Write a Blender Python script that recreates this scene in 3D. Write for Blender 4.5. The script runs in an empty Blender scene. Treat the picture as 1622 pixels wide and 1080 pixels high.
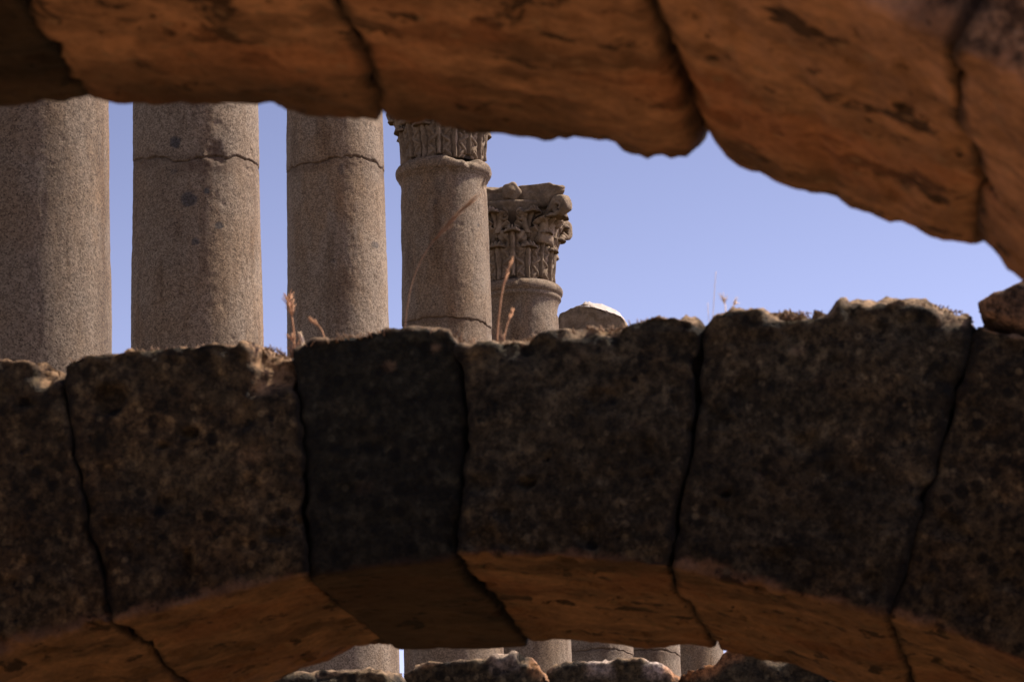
import bpy, math, random
import numpy as np
from math import radians, pi, sin, cos, sqrt, atan2, asin
from mathutils import Matrix, Vector

S = bpy.context.scene
# ------------------------------------------------------------------ camera
F = 7000.0                       # focal length in pixels of the 1622 px wide photograph
PITCH, YAW, ROLL = radians(13.5), radians(8.83), radians(1.4)
EYE = np.array([0.0, 0.0, 1.6])
cam = bpy.data.cameras.new("camera")
cam_o = bpy.data.objects.new("camera", cam)
S.collection.objects.link(cam_o)
S.camera = cam_o
cam.sensor_width = 36.0
cam.lens = F / 1622 * 36
cam.clip_start = 0.1
cam.clip_end = 5000
Mrot = Matrix.Rotation(YAW, 3, 'Z') @ Matrix.Rotation(pi / 2 + PITCH, 3, 'X') @ Matrix.Rotation(-ROLL, 3, 'Z')
cam_o.matrix_world = Matrix.Translation(Vector(EYE)) @ Mrot.to_4x4()
cam.dof.use_dof = True
cam.dof.focus_distance = 27.0
cam.dof.aperture_fstop = 19.0
M3 = np.array(Mrot)

# ------------------------------------------------------------------ world, sun, exposure
SUN_EL = radians(51)
SUN_AZ = radians(67.0)           # measured clockwise from +Y towards +X
w = bpy.data.worlds.new("World")
S.world = w
w.use_nodes = True
nt = w.node_tree
nt.nodes.clear()
sky = nt.nodes.new("ShaderNodeTexSky")
sky.sky_type = 'NISHITA'
sky.sun_disc = False
sky.sun_elevation = SUN_EL
sky.sun_rotation = SUN_AZ
sky.air_density = 1.0
sky.dust_density = 0.6
sky.ozone_density = 3.0
mul = nt.nodes.new("ShaderNodeMix")
mul.data_type = 'RGBA'
mul.blend_type = 'MULTIPLY'
mul.inputs[0].default_value = 1.0
mul.inputs[7].default_value = (1.27, 0.93, 1.0, 1)
bg = nt.nodes.new("ShaderNodeBackground")
bg.inputs[1].default_value = 0.07
out = nt.nodes.new("ShaderNodeOutputWorld")
# power curve darkens the upper sky to cut fill on shaded sides
bw = nt.nodes.new("ShaderNodeRGBToBW")
nt.links.new(sky.outputs[0], bw.inputs[0])
rel = nt.nodes.new("ShaderNodeMath"); rel.operation = 'DIVIDE'; rel.inputs[1].default_value = 3.0
nt.links.new(bw.outputs[0], rel.inputs[0])
pw = nt.nodes.new("ShaderNodeMath"); pw.operation = 'POWER'; pw.inputs[1].default_value = 1.9
nt.links.new(rel.outputs[0], pw.inputs[0])
vs = nt.nodes.new("ShaderNodeVectorMath"); vs.operation = 'SCALE'
nt.links.new(sky.outputs[0], vs.inputs[0]); nt.links.new(pw.outputs[0], vs.inputs[3])
nt.links.new(vs.outputs[0], mul.inputs[6])
nt.links.new(mul.outputs[2], bg.inputs[0])
nt.links.new(bg.outputs[0], out.inputs[0])

sl = bpy.data.lights.new("sun", 'SUN')
sl.energy = 5.0
sl.angle = radians(0.5)
sl.color = (1.0, 0.91, 0.80)
so = bpy.data.objects.new("sun", sl)
S.collection.objects.link(so)
sd = Vector((sin(SUN_AZ) * cos(SUN_EL), cos(SUN_AZ) * cos(SUN_EL), sin(SUN_EL)))
so.rotation_euler = sd.to_track_quat('Z', 'Y').to_euler()
so.location = (6, 0, 14)

S.view_settings.view_transform = 'Standard'
S.view_settings.look = 'None'
S.view_settings.exposure = 1.0
S.view_settings.gamma = 1
S.view_settings.use_curve_mapping = False
S.render.engine = 'CYCLES'
S.cycles.max_bounces = 8
S.cycles.diffuse_bounces = 5

# ------------------------------------------------------------------ measuring helpers
def ray(px, py):
    return M3 @ np.array([(px - 811) / F, (540 - py) / F, -1.0])

def on_plane(px, py, Y):
    r = ray(px, py)
    return EYE + r * (Y / r[1])

# ------------------------------------------------------------------ noise (numpy value noise)
def _hash(ix, iy, iz, seed):
    h = (ix.astype(np.int64) * 374761393 + iy.astype(np.int64) * 668265263 + iz.astype(np.int64) * 2147483647 + seed * 974711) & 0xFFFFFFFF
    h = ((h ^ (h >> 13)) * 1274126177) & 0xFFFFFFFF
    h = ((h ^ (h >> 16)) * 2246822519) & 0xFFFFFFFF
    return ((h ^ (h >> 15)) & 0xFFFFFF) / float(0xFFFFFF) * 2 - 1

def vnoise(P, seed=0):
    P = np.asarray(P, dtype=float)
    I = np.floor(P).astype(np.int64)
    f = P - I
    f = f * f * f * (f * (f * 6 - 15) + 10)
    r = 0
    for dx in (0, 1):
        wx = f[:, 0] if dx else 1 - f[:, 0]
        for dy in (0, 1):
            wy = f[:, 1] if dy else 1 - f[:, 1]
            for dz in (0, 1):
                wz = f[:, 2] if dz else 1 - f[:, 2]
                r = r + wx * wy * wz * _hash(I[:, 0] + dx, I[:, 1] + dy, I[:, 2] + dz, seed)
    return r

def fbm(P, scale, octv=3, seed=0, gain=0.5):
    P = np.asarray(P) * scale
    a, t, n = 1.0, 0, 0
    for o in range(octv):
        t = t + a * vnoise(P + 17.3 * o, seed + o)
        n += a
        a *= gain
        P = P * 2.03
    return t / n

def smooth(a, b, x):
    t = np.clip((x - a) / (b - a), 0, 1)
    return t * t * (3 - 2 * t)

# ------------------------------------------------------------------ object helpers
def empty(name, loc, label, cat, group=None, kind=None):
    o = bpy.data.objects.new(name, None)
    o.location = loc
    o.empty_display_size = 0.3
    S.collection.objects.link(o)
    tag(o, label, cat, group, kind)
    return o

def tag(o, label=None, cat=None, group=None, kind=None):
    if label: o['label'] = label
    if cat: o['category'] = cat
    if group: o['group'] = group
    if kind: o['kind'] = kind
    return o

def build(name, V, Fs, mat, parent=None, loc=None, attrs=None, flat=False):
    """V in world space; the mesh is stored relative to loc (or the parent's location)."""
    V = np.asarray(V, dtype=float)
    o0 = np.zeros(3) if parent is None else np.array(parent.matrix_world.translation if parent.parent else parent.location)
    base = o0 if loc is None else np.array(loc)
    me = bpy.data.meshes.new(name)
    me.from_pydata((V - base).tolist(), [], [tuple(f) for f in Fs])
    me.update()
    if not flat:
        me.polygons.foreach_set("use_smooth", np.ones(len(me.polygons), dtype=bool))
    if attrs:
        for k, a in attrs.items():
            at = me.attributes.new(k, 'FLOAT', 'POINT')
            at.data.foreach_set("value", np.asarray(a, dtype=np.float32))
    me.materials.append(mat)
    o = bpy.data.objects.new(name, me)
    S.collection.objects.link(o)
    if parent is not None:
        o.parent = parent
        o.location = base - o0
    else:
        o.location = base
    return o

# ------------------------------------------------------------------ materials
def new_mat(name):
    m = bpy.data.materials.new(name)
    m.use_nodes = True
    t = m.node_tree
    b = t.nodes["Principled BSDF"]
    b.inputs["Roughness"].default_value = 0.93
    b.inputs["Specular IOR Level"].default_value = 0.2
    return m, t, b

class NB:
    def __init__(s, t):
        s.t = t
        s.co = t.nodes.new("ShaderNodeTexCoord").outputs["Object"]
    def noise(s, scale, detail=4, rough=0.55, stretch=None, off=0, dist=0.0):
        n = s.t.nodes.new("ShaderNodeTexNoise")
        n.inputs["Scale"].default_value = scale
        n.inputs["Detail"].default_value = detail
        n.inputs["Roughness"].default_value = rough
        n.inputs["Distortion"].default_value = dist
        mp = s.t.nodes.new("ShaderNodeMapping")
        mp.inputs["Location"].default_value = (off, off * 1.7, off * 0.6)
        if stretch: mp.inputs["Scale"].default_value = stretch
        s.t.links.new(s.co, mp.inputs[0])
        s.t.links.new(mp.outputs[0], n.inputs["Vector"])
        return n.outputs["Fac"]
    def voro(s, scale, feature='F1'):
        n = s.t.nodes.new("ShaderNodeTexVoronoi")
        n.feature = feature
        n.inputs["Scale"].default_value = scale
        s.t.links.new(s.co, n.inputs["Vector"])
        return n
    def rng(s, v, a, b, c=0.0, d=1.0):
        n = s.t.nodes.new("ShaderNodeMapRange")
        n.interpolation_type = 'SMOOTHSTEP'
        for i, x in enumerate((a, b, c, d)): n.inputs[i + 1].default_value = x
        s.t.links.new(v, n.inputs[0])
        return n.outputs[0]
    def math(s, op, a, b=0.5):
        n = s.t.nodes.new("ShaderNodeMath")
        n.operation = op
        for i, x in enumerate((a, b)):
            if isinstance(x, (int, float)): n.inputs[i].default_value = x
            else: s.t.links.new(x, n.inputs[i])
        return n.outputs[0]
    def mix(s, f, a, b, mode='MIX'):
        n = s.t.nodes.new("ShaderNodeMix")
        n.data_type = 'RGBA'
        n.blend_type = mode
        for i, x in ((0, f), (6, a), (7, b)):
            if isinstance(x, (int, float)): n.inputs[i].default_value = x
            elif isinstance(x, tuple): n.inputs[i].default_value = x + (1,)
            else: s.t.links.new(x, n.inputs[i])
        return n.outputs[2]
    def attr(s, name):
        n = s.t.nodes.new("ShaderNodeAttribute")
        n.attribute_name = name
        return n.outputs["Fac"]
    def rand(s):
        return s.t.nodes.new("ShaderNodeObjectInfo").outputs["Random"]
    def bump(s, h, bsdf, strength, dist, prev=None):
        n = s.t.nodes.new("ShaderNodeBump")
        n.inputs["Strength"].default_value = strength
        n.inputs["Distance"].default_value = dist
        s.t.links.new(h, n.inputs["Height"])
        if prev is not None: s.t.links.new(prev, n.inputs["Normal"])
        s.t.links.new(n.outputs[0], bsdf.inputs["Normal"])
        return n.outputs[0]

def mat_arch(name, c_a, c_b, c_dark, c_pat, c_crust, off=0.0):
    m, t, b = new_mat(name)
    n = NB(t)
    big = n.noise(3.2, 5, 0.6, off=off)
    mid = n.noise(16, 6, 0.7, off=off + 3)
    fine = n.noise(48, 6, 0.8, off=off + 5)
    pit = n.noise(27, 4, 0.6, off=off + 9)
    col = n.mix(n.rng(big, 0.38, 0.62), c_a, c_b)
    col = n.mix(n.rng(mid, 0.48, 0.72), col, tuple(min(1, x * 2.1) for x in c_b))
    col = n.mix(n.rng(mid, 0.44, 0.25), col, c_dark)
    mot = n.noise(22, 5, 0.7, off=off + 61)
    col = n.mix(n.rng(mot, 0.53, 0.66, 0, 0.8), col, tuple(x * 2.3 for x in c_b))
    col = n.mix(n.rng(mot, 0.46, 0.36, 0, 0.75), col, c_dark)
    big2 = n.noise(4.5, 3, 0.55, off=off + 81)
    col = n.mix(n.rng(big2, 0.5, 0.64, 0, 0.7), col, n.mix(1.0, col, (1.6, 1.4, 1.2), 'MULTIPLY'))
    blot = n.noise(7.5, 4, 0.65, off=off + 31)
    col = n.mix(n.rng(blot, 0.60, 0.72, 0.0, 0.55), col, tuple(x * 0.45 for x in c_b))
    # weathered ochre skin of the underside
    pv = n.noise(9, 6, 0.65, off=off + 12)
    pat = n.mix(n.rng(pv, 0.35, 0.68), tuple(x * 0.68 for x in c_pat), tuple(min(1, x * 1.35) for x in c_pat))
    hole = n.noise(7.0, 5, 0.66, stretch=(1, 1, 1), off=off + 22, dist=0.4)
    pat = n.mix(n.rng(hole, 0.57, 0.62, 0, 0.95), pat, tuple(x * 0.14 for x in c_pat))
    dark_blotch = n.noise(3.4, 5, 0.6, stretch=(0.6, 1.6, 1), off=off + 37, dist=0.3)  # broad darker blotches over the underside
    pat = n.mix(n.rng(dark_blotch, 0.51, 0.64, 0, 0.75), pat, tuple(x * 0.28 for x in c_pat))
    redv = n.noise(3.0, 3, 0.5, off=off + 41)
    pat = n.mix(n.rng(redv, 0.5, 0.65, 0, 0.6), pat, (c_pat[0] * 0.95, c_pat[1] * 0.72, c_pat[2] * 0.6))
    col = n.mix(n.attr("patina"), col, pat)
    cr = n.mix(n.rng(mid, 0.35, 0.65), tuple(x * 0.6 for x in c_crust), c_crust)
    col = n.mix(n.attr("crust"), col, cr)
    # tint some crust white / rusty
    col = n.mix(n.attr("lime"), col, (0.30, 0.245, 0.21))
    col = n.mix(n.attr("rust"), col, (0.24, 0.105, 0.04))
    # fine grain and pits
    vs_ = n.voro(34)
    sv = t.nodes.new("ShaderNodeSeparateColor"); t.links.new(vs_.outputs["Color"], sv.inputs[0])
    speck = n.math('MULTIPLY', n.rng(vs_.outputs["Distance"], 0.34, 0.22), n.rng(sv.outputs[0], 0.78, 0.84))
    col = n.mix(n.math('MULTIPLY', speck, 0.6), col, tuple(x * 3.0 for x in c_b))
    vh_ = n.voro(21)
    sh = t.nodes.new("ShaderNodeSeparateColor"); t.links.new(vh_.outputs["Color"], sh.inputs[0])
    hol2 = n.math('MULTIPLY', n.rng(vh_.outputs["Distance"], 0.40, 0.25), n.rng(sh.outputs[1], 0.74, 0.8))
    nopat = n.math('SUBTRACT', 1.0, n.math('MULTIPLY', n.attr("patina"), 0.85))
    col = n.mix(n.math('MULTIPLY', n.math('MULTIPLY', hol2, nopat), 0.8), col, tuple(x * 0.5 for x in c_dark))
    col0 = col
    col = n.mix(n.rng(fine, 0.38, 0.62), n.mix(1.0, col, (0.42, 0.4, 0.38), 'MULTIPLY'), n.mix(1.0, col, (1.8, 1.75, 1.65), 'MULTIPLY'))
    col = n.mix(n.math('MULTIPLY', n.attr("patina"), 0.72), col, col0)
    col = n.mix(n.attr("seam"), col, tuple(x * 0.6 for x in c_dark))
    p = n.rng(pit, 0.37, 0.28)
    col = n.mix(n.math('MULTIPLY', p, 0.8), col, tuple(x * 0.4 for x in c_dark))
    t.links.new(col, b.inputs["Base Color"])
    b1 = n.bump(mid, b, 0.8, 0.016)
    b2 = n.bump(fine, b, 0.8, 0.006, b1)
    n.bump(p, b, 0.7, -0.01, b2)
    return m

STONE = mat_arch("weathered_stone_shade_toned", (0.0205, 0.0136, 0.0064), (0.0305, 0.0218, 0.0108), (0.0045, 0.0036, 0.0021), (0.122, 0.071, 0.039), (0.19, 0.115, 0.062))  # face colours darkened to carry shade; tops and undersides stay lighter
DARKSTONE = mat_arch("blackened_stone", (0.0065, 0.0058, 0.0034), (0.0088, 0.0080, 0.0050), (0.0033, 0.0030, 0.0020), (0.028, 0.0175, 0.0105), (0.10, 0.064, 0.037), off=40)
CHAR = mat_arch("brown_stone_shade_toned", (0.0175, 0.0132, 0.0070), (0.0260, 0.0205, 0.0118), (0.0045, 0.0038, 0.0025), (0.116, 0.067, 0.037), (0.18, 0.12, 0.072), off=70)  # face tones here hold painted shade too
TOPSTONE = mat_arch("reddish_stone", (0.052, 0.033, 0.021), (0.075, 0.049, 0.031), (0.018, 0.012, 0.008), (0.265, 0.145, 0.083), (0.20, 0.105, 0.058), off=90)

def mat_granite(name, light, mid_c, dark, warm):
    m, t, b = new_mat(name)
    n = NB(t)
    g1 = n.noise(85, 2, 0.5)
    g2 = n.noise(210, 2, 0.6, off=4)
    vc = n.voro(120).outputs["Color"]
    sp = t.nodes.new("ShaderNodeSeparateColor"); t.links.new(vc, sp.inputs[0])
    cell = sp.outputs[0]
    vc2 = n.voro(60).outputs["Color"]
    sp2 = t.nodes.new("ShaderNodeSeparateColor"); t.links.new(vc2, sp2.inputs[0])
    big = n.noise(1.6, 4, 0.6, off=8)
    bl = n.noise(9, 4, 0.6, off=15)
    grain = n.math('ADD', n.math('MULTIPLY', cell, 0.45), n.math('ADD', n.math('MULTIPLY', g1, 0.35), n.math('MULTIPLY', g2, 0.2)))
    col = n.mix(n.rng(grain, 0.22, 0.80), dark, light)
    col = n.mix(n.rng(sp2.outputs[1], 0.86, 0.90, 0, 0.45), col, tuple(x * 1.15 for x in light))
    col = n.mix(n.rng(sp.outputs[2], 0.90, 0.93, 0, 0.6), col, tuple(x * 0.4 for x in dark))
    col = n.mix(n.rng(big, 0.42, 0.65, 0, 0.6), col, n.mix(1.0, col, warm, 'MULTIPLY'))
    col = n.mix(n.rng(bl, 0.5, 0.7, 0, 0.25), col, n.mix(1.0, col, (0.7, 0.66, 0.62), 'MULTIPLY'))
    streak = n.noise(5, 4, 0.6, stretch=(1, 1, 0.12), off=23)
    col = n.mix(n.rng(streak, 0.52, 0.68, 0, 0.45), col, n.mix(1.0, col, (0.74, 0.64, 0.52), 'MULTIPLY'))
    drip = n.noise(2.6, 5, 0.7, stretch=(1.4, 1.4, 0.3), off=61)
    col = n.mix(n.rng(drip, 0.50, 0.64, 0, 0.8), col, n.mix(1.0, col, (0.62, 0.56, 0.50), 'MULTIPLY'))
    ochre = n.noise(2.1, 4, 0.6, stretch=(1.2, 1.2, 0.4), off=71)
    col = n.mix(n.rng(ochre, 0.52, 0.66, 0, 0.5), col, n.mix(1.0, col, (1.08, 0.90, 0.68), 'MULTIPLY'))
    tn = n.attr("tone")
    cb = t.nodes.new("ShaderNodeCombineColor")
    for k_ in range(3): t.links.new(tn, cb.inputs[k_])
    col = n.mix(1.0, col, cb.outputs[0], 'MULTIPLY')
    col = n.mix(n.attr("stain"), col, (0.045, 0.024, 0.013))
    col = n.mix(n.attr("blot"), col, n.mix(n.rng(grain, 0.3, 0.7), (0.016, 0.017, 0.019), (0.042, 0.042, 0.043)))
    t.links.new(col, b.inputs["Base Color"])
    b1 = n.bump(n.noise(60, 5, 0.75, off=51), b, 0.45, 0.008)
    n.bump(grain, b, 0.4, 0.004, b1)
    return m

GRANITE = mat_granite("speckled_granite", (0.212, 0.164, 0.115), (0.165, 0.126, 0.088), (0.098, 0.072, 0.048), (1.0, 0.88, 0.74))

def mat_marble():
    m, t, b = new_mat("eroded_marble")
    n = NB(t)
    a = n.noise(8, 6, 0.7)
    f = n.noise(45, 5, 0.7, off=3)
    d = n.noise(4, 5, 0.7, off=7)
    col = n.mix(n.rng(a, 0.35, 0.68), (0.135, 0.092, 0.054), (0.25, 0.182, 0.118))
    col = n.mix(n.rng(d, 0.52, 0.68, 0, 0.7), col, (0.085, 0.064, 0.045))
    col = n.mix(n.rng(f, 0.35, 0.65), n.mix(1.0, col, (0.75, 0.75, 0.75), 'MULTIPLY'), col)
    # shade of the carved hollows, put into the colour
    col = n.mix(n.attr("hollow_shade"), col, (0.03, 0.022, 0.016))
    col = n.mix(n.attr("white"), col, (0.40, 0.34, 0.29))
    t.links.new(col, b.inputs["Base Color"])
    b1 = n.bump(a, b, 0.5, 0.02)
    n.bump(f, b, 0.5, 0.006, b1)
    return m
MARBLE = mat_marble()

def mat_earth():
    m, t, b = new_mat("dry_ochre_earth")
    n = NB(t)
    a = n.noise(0.6, 8, 0.65)
    f = n.noise(25, 6, 0.7, off=3)
    col = n.mix(n.rng(a, 0.35, 0.65), (0.22, 0.125, 0.060), (0.26, 0.17, 0.09))
    col = n.mix(n.rng(f, 0.45, 0.75, 0, 0.6), col, (0.15, 0.10, 0.055))
    t.links.new(col, b.inputs["Base Color"])
    n.bump(f, b, 0.6, 0.02)
    return m
EARTH = mat_earth()

def mat_court():
    m, t, b = new_mat("dark_dry_turf_and_soil")
    n = NB(t)
    a = n.noise(0.5, 8, 0.65)
    f = n.noise(20, 6, 0.7, off=3)
    col = n.mix(n.rng(a, 0.4, 0.6), (0.050, 0.032, 0.012), (0.075, 0.048, 0.020))
    col = n.mix(n.rng(f, 0.45, 0.75, 0, 0.6), col, (0.035, 0.030, 0.018))
    t.links.new(col, b.inputs["Base Color"])
    n.bump(f, b, 0.6, 0.02)
    return m
COURT = mat_court()

def mat_simple(name, c1, c2, scale):
    m, t, b = new_mat(name)
    n = NB(t)
    a = n.noise(scale, 4, 0.6)
    t.links.new(n.mix(n.rng(a, 0.35, 0.65), c1, c2), b.inputs["Base Color"])
    return m, b
GRASS, gb = mat_simple("dry_grass", (0.27, 0.13, 0.062), (0.42, 0.23, 0.125), 30)
DULLGRASS, gb3 = mat_simple("dull_dead_grass", (0.13, 0.075, 0.04), (0.24, 0.15, 0.09), 30)
STRAW, gb4 = mat_simple("brown_straw", (0.17, 0.09, 0.048), (0.25, 0.145, 0.08), 30)
PALEGRASS, gb2 = mat_simple("bleached_grass", (0.55, 0.38, 0.22), (0.70, 0.52, 0.34), 30)
RUBBLE = mat_arch("rubble_wall_stone", (0.26, 0.18, 0.11), (0.36, 0.26, 0.17), (0.12, 0.08, 0.05), (0.4, 0.25, 0.12), (0.4, 0.3, 0.2), off=120)

# ------------------------------------------------------------------ ground: court level with a sunken basement
PIT = (-9.0, 7.0, -14.0, 17.0)
ZC = 4.2
def ground():
    x0, x1, y0, y1 = PIT
    B = 1500.0
    xs = [-B, -60, x0, x1, 60, B]
    ys = [-B, -60, y0, y1, 100, B]
    V, Fs = [], []
    for y in ys:
        for x in xs: V.append((x, y, ZC))
    nx = len(xs)
    for j in range(len(ys) - 1):
        for i in range(nx - 1):
            if xs[i] == x0 and ys[j] == y0: continue
            Fs.append((j * nx + i, j * nx + i + 1, (j + 1) * nx + i + 1, (j + 1) * nx + i))
    # earth faces of the excavation and its floor, part of the same sheet
    k = len(V)
    V += [(x0, y0, 0), (x1, y0, 0), (x1, y1, 0), (x0, y1, 0)]
    i0 = xs.index(x0); j0 = ys.index(y0)
    a, b_, c, d = j0 * nx + i0, j0 * nx + i0 + 1, (j0 + 1) * nx + i0 + 1, (j0 + 1) * nx + i0
    Fs += [(k, k + 1, k + 2, k + 3), (a, b_, k + 1, k), (b_, c, k + 2, k + 1), (c, d, k + 3, k + 2), (d, a, k, k + 3)]
    o = build("ground", V, Fs, COURT, flat=True)
    o.data.materials.append(EARTH)
    for p in o.data.polygons[-5:]: p.material_index = 1
    tag(o, kind='structure')
ground()

# ------------------------------------------------------------------ stone block generator
def lattice(nx, ny, nz):
    idx, P, Fs = {}, [], []
    def vid(i, j, k):
        key = (i, j, k)
        if key not in idx:
            idx[key] = len(P)
            P.append((i / nx, j / ny, k / nz))
        return idx[key]
    for i in range(nx):
        for j in range(ny):
            Fs.append((vid(i, j, 0), vid(i, j + 1, 0), vid(i + 1, j + 1, 0), vid(i + 1, j, 0)))
            Fs.append((vid(i, j, nz), vid(i + 1, j, nz), vid(i + 1, j + 1, nz), vid(i, j + 1, nz)))
    for i in range(nx):
        for k in range(nz):
            Fs.append((vid(i, 0, k), vid(i + 1, 0, k), vid(i + 1, 0, k + 1), vid(i, 0, k + 1)))
            Fs.append((vid(i, ny, k), vid(i, ny, k + 1), vid(i + 1, ny, k + 1), vid(i + 1, ny, k)))
    for j in range(ny):
        for k in range(nz):
            Fs.append((vid(0, j, k), vid(0, j, k + 1), vid(0, j + 1, k + 1), vid(0, j + 1, k)))
            Fs.append((vid(nx, j, k), vid(nx, j + 1, k), vid(nx, j + 1, k + 1), vid(nx, j, k + 1)))
    return np.array(P), Fs

def block(name, fmap, L, mat, parent, seed, res=0.012, rnd=0.018, amp=0.008, top_amp=0.012, gap=0.004,
          dents=(), slopes=(), spots=(), lime=(), rust=(), patina=1.0, crust=1.0, seam=0.75, back_dark=0.0, rough=0.45):
    """fmap(s, w, t) -> xyz arrays; s across (0..1), w depth (0 front .. 1 back), t height."""
    n = [max(2, int(round(l / res))) for l in L]
    n[1] = max(2, int(round(L[1] / (res * 1.4))))
    P, Fs = lattice(*n)
    L = np.array(L)
    X = P * L
    nz = fbm(X + seed * 3.1, 5, 3, seed)
    nz2 = fbm(X + seed * 5.7, 11, 3, seed + 2)
    r = np.clip(rnd * (1 + 1.0 * nz + 2.6 * smooth(0.18, 0.5, nz2)), 0.003, min(L) * 0.3)[:, None]
    q = np.clip(X, r, L - r)
    d = X - q
    ln = np.linalg.norm(d, axis=1, keepdims=True)
    ln[ln == 0] = 1
    dn = d / ln
    X2 = q + r * dn
    # shrink sideways for the open joint
    X2[:, 0] = gap + X2[:, 0] * (1 - 2 * gap / L[0])
    Q = X2 / L
    W = np.stack(fmap(Q[:, 0], Q[:, 1], Q[:, 2]), axis=1)
    off = np.array([seed * 1.37, seed * 0.71, seed * 2.3])
    topw = smooth(0.86, 1.0, Q[:, 2])
    h = amp * fbm(W + off, 7, 4, seed, 0.55) * 1.6 + amp * rough * fbm(W + off, 38, 3, seed + 9, 0.7)
    pit = fbm(W + off, 17, 3, seed + 20)
    h -= amp * 1.1 * smooth(0.22, 0.5, pit)
    h += topw * top_amp * (fbm(W + off, 11, 4, seed + 30, 0.6) * 1.3 + fbm(W + off, 34, 3, seed + 33, 0.7) * 1.0)
    # displacement direction in world space (box x,y,z ~ world x,y,z)
    W = W + dn * h[:, None]
    front = smooth(0.25, 0.0, Q[:, 1])
    for (x, z, rx, rz, dep) in dents:
        e = ((W[:, 0] - x) / rx) ** 2 + ((W[:, 2] - z) / rz) ** 2
        e = e * (1 + 0.5 * fbm(W, 30, 2, 77))
        W[:, 1] += dep * smooth(1.0, 0.25, e) * front
    crx = np.zeros(len(W))
    for (xa, xb, za, zb_, dep) in slopes:
        k_ = np.clip((W[:, 2] - za) / (zb_ - za) + 0.22 * fbm(W, 22, 3, 78), 0, 1.2)
        k_ = k_ * smooth(xa - .012, xa + .022, W[:, 0] + .03 * fbm(W, 25, 2, 79)) * smooth(xb + .02, xb - .005, W[:, 0])
        # broken steps in the fracture
        W[:, 1] += dep * (k_ + 0.03 * np.sin(W[:, 2] * 330 + W[:, 0] * 160) * k_) * front
        crx = np.maximum(crx, np.clip(k_ * 3, 0, 0.9) * front)
    # colour attributes
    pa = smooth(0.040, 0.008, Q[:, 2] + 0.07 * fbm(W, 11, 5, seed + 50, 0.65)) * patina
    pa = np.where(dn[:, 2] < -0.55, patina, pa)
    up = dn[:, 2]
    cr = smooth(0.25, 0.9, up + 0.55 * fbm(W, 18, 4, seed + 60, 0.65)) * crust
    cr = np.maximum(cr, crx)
    for (x, z, rr, a) in spots:
        e = np.hypot(W[:, 0] - x, (W[:, 2] - z) * 1.3) / rr + 0.4 * fbm(W, 40, 2, 5)
        cr = np.maximum(cr, a * smooth(1.0, 0.5, e) * front)
    li = np.zeros(len(W)); ru = np.zeros(len(W))
    for arr, src in ((li, lime), (ru, rust)):
        for (x, z, rr, a) in src:
            e = np.abs(W[:, 0] - x) / rr + 0.45 * fbm(W, 16, 3, 8)
            arr[:] = np.maximum(arr, a * smooth(1.0, 0.55, e) * smooth(0.86, 0.95, Q[:, 2] + 0.04 * fbm(W, 25, 2, 4)))
    sd_ = np.minimum(Q[:, 0], 1 - Q[:, 0]) * L[0] + 0.012 * fbm(W + off, 16, 4, seed + 70, 0.65)
    se = seam * smooth(0.015, 0.002, sd_)
    if back_dark:
        bs = smooth(0.30, 0.0, (1 - Q[:, 1]) * L[1] + 0.22 * fbm(W + off, 3.5, 4, seed + 80, 0.6))  # darker towards the back edge, broken up by noise
        se = np.maximum(se, back_dark * bs)
    return build(name, W, Fs, mat, parent, attrs=dict(seam=se, patina=pa, crust=cr, lime=li, rust=ru))

XC, ZCN, RAD = -1.536, 0.742, 2.568      # the barrel all arches share
ZTOP = 3.79

def z_circle(x):
    return ZCN + np.sqrt(np.clip(RAD ** 2 - (x - XC) ** 2, 0.01, None))

def prof(pts, Y):
    A = np.array([on_plane(px, py, Y)[[0, 2]] for px, py in pts])
    A = A[np.argsort(A[:, 0])]
    def f(x, lo=None):
        return np.interp(x, A[:, 0], A[:, 1])
    f.x0, f.x1 = A[0, 0], A[-1, 0]
    f.z0, f.z1 = A[0, 1], A[-1, 1]
    return f

def blend_prof(p, base, fade=0.15):
    """measured profile inside its range, fading to base(x) outside"""
    def g(x):
        wgt = smooth(p.x0 - fade, p.x0, x) * smooth(p.x1 + fade, p.x1, x)
        return wgt * p(x) + (1 - wgt) * base(x)
    return g

def vmap(jl, jr, y0, y1, zb_f, zb_b, zt, sl, sr, drop=0.0):
    """jl/jr: (xbot_front, xtop_front, xbot_back, xtop_back)"""
    def wob(t, s, w_=None):
        g = 0 if w_ is None else 0.009 * vnoise(np.stack([w_ * 4.3 + s * .7, t * 2, t * 0], 1), int(s) + 5)
        return g + 0.006 * vnoise(np.stack([t * 5 + s, t * 0 + s * 1.7, t * 0], 1), int(s)) + 0.004 * vnoise(np.stack([t * 17 + s, t * 0, t * 0], 1), int(s))
    def f(s, w_, t):
        xl = (jl[0] * (1 - t) + jl[1] * t) * (1 - w_) + (jl[2] * (1 - t) + jl[3] * t) * w_ + wob(t, sl, w_)
        xr = (jr[0] * (1 - t) + jr[1] * t) * (1 - w_) + (jr[2] * (1 - t) + jr[3] * t) * w_ + wob(t, sr, w_)
        x = xl * (1 - s) + xr * s
        xb = ((jl[0] * (1 - w_) + jl[2] * w_) * (1 - s) + (jr[0] * (1 - w_) + jr[2] * w_) * s)
        xt = ((jl[1] * (1 - w_) + jl[3] * w_) * (1 - s) + (jr[1] * (1 - w_) + jr[3] * w_) * s)
        zb = zb_f(xb) * (1 - w_) + zb_b(xb) * w_ - drop
        z = zb * (1 - t) + zt(xt, w_) * t
        return x, y0 + (y1 - y0) * w_, z
    return f

def radial_map(a0, a1, y0, y1, rtop):
    def f(s, w_, t):
        a = a0 + (a1 - a0) * s
        r = RAD + (np.minimum(rtop, (ZTOP - 0.02 - ZCN) / np.cos(np.minimum(a * np.sign(a), 1.45))) - RAD) * t
        return XC + r * np.sin(a), y0 + (y1 - y0) * w_, ZCN + r * np.cos(a)
    return f

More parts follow.
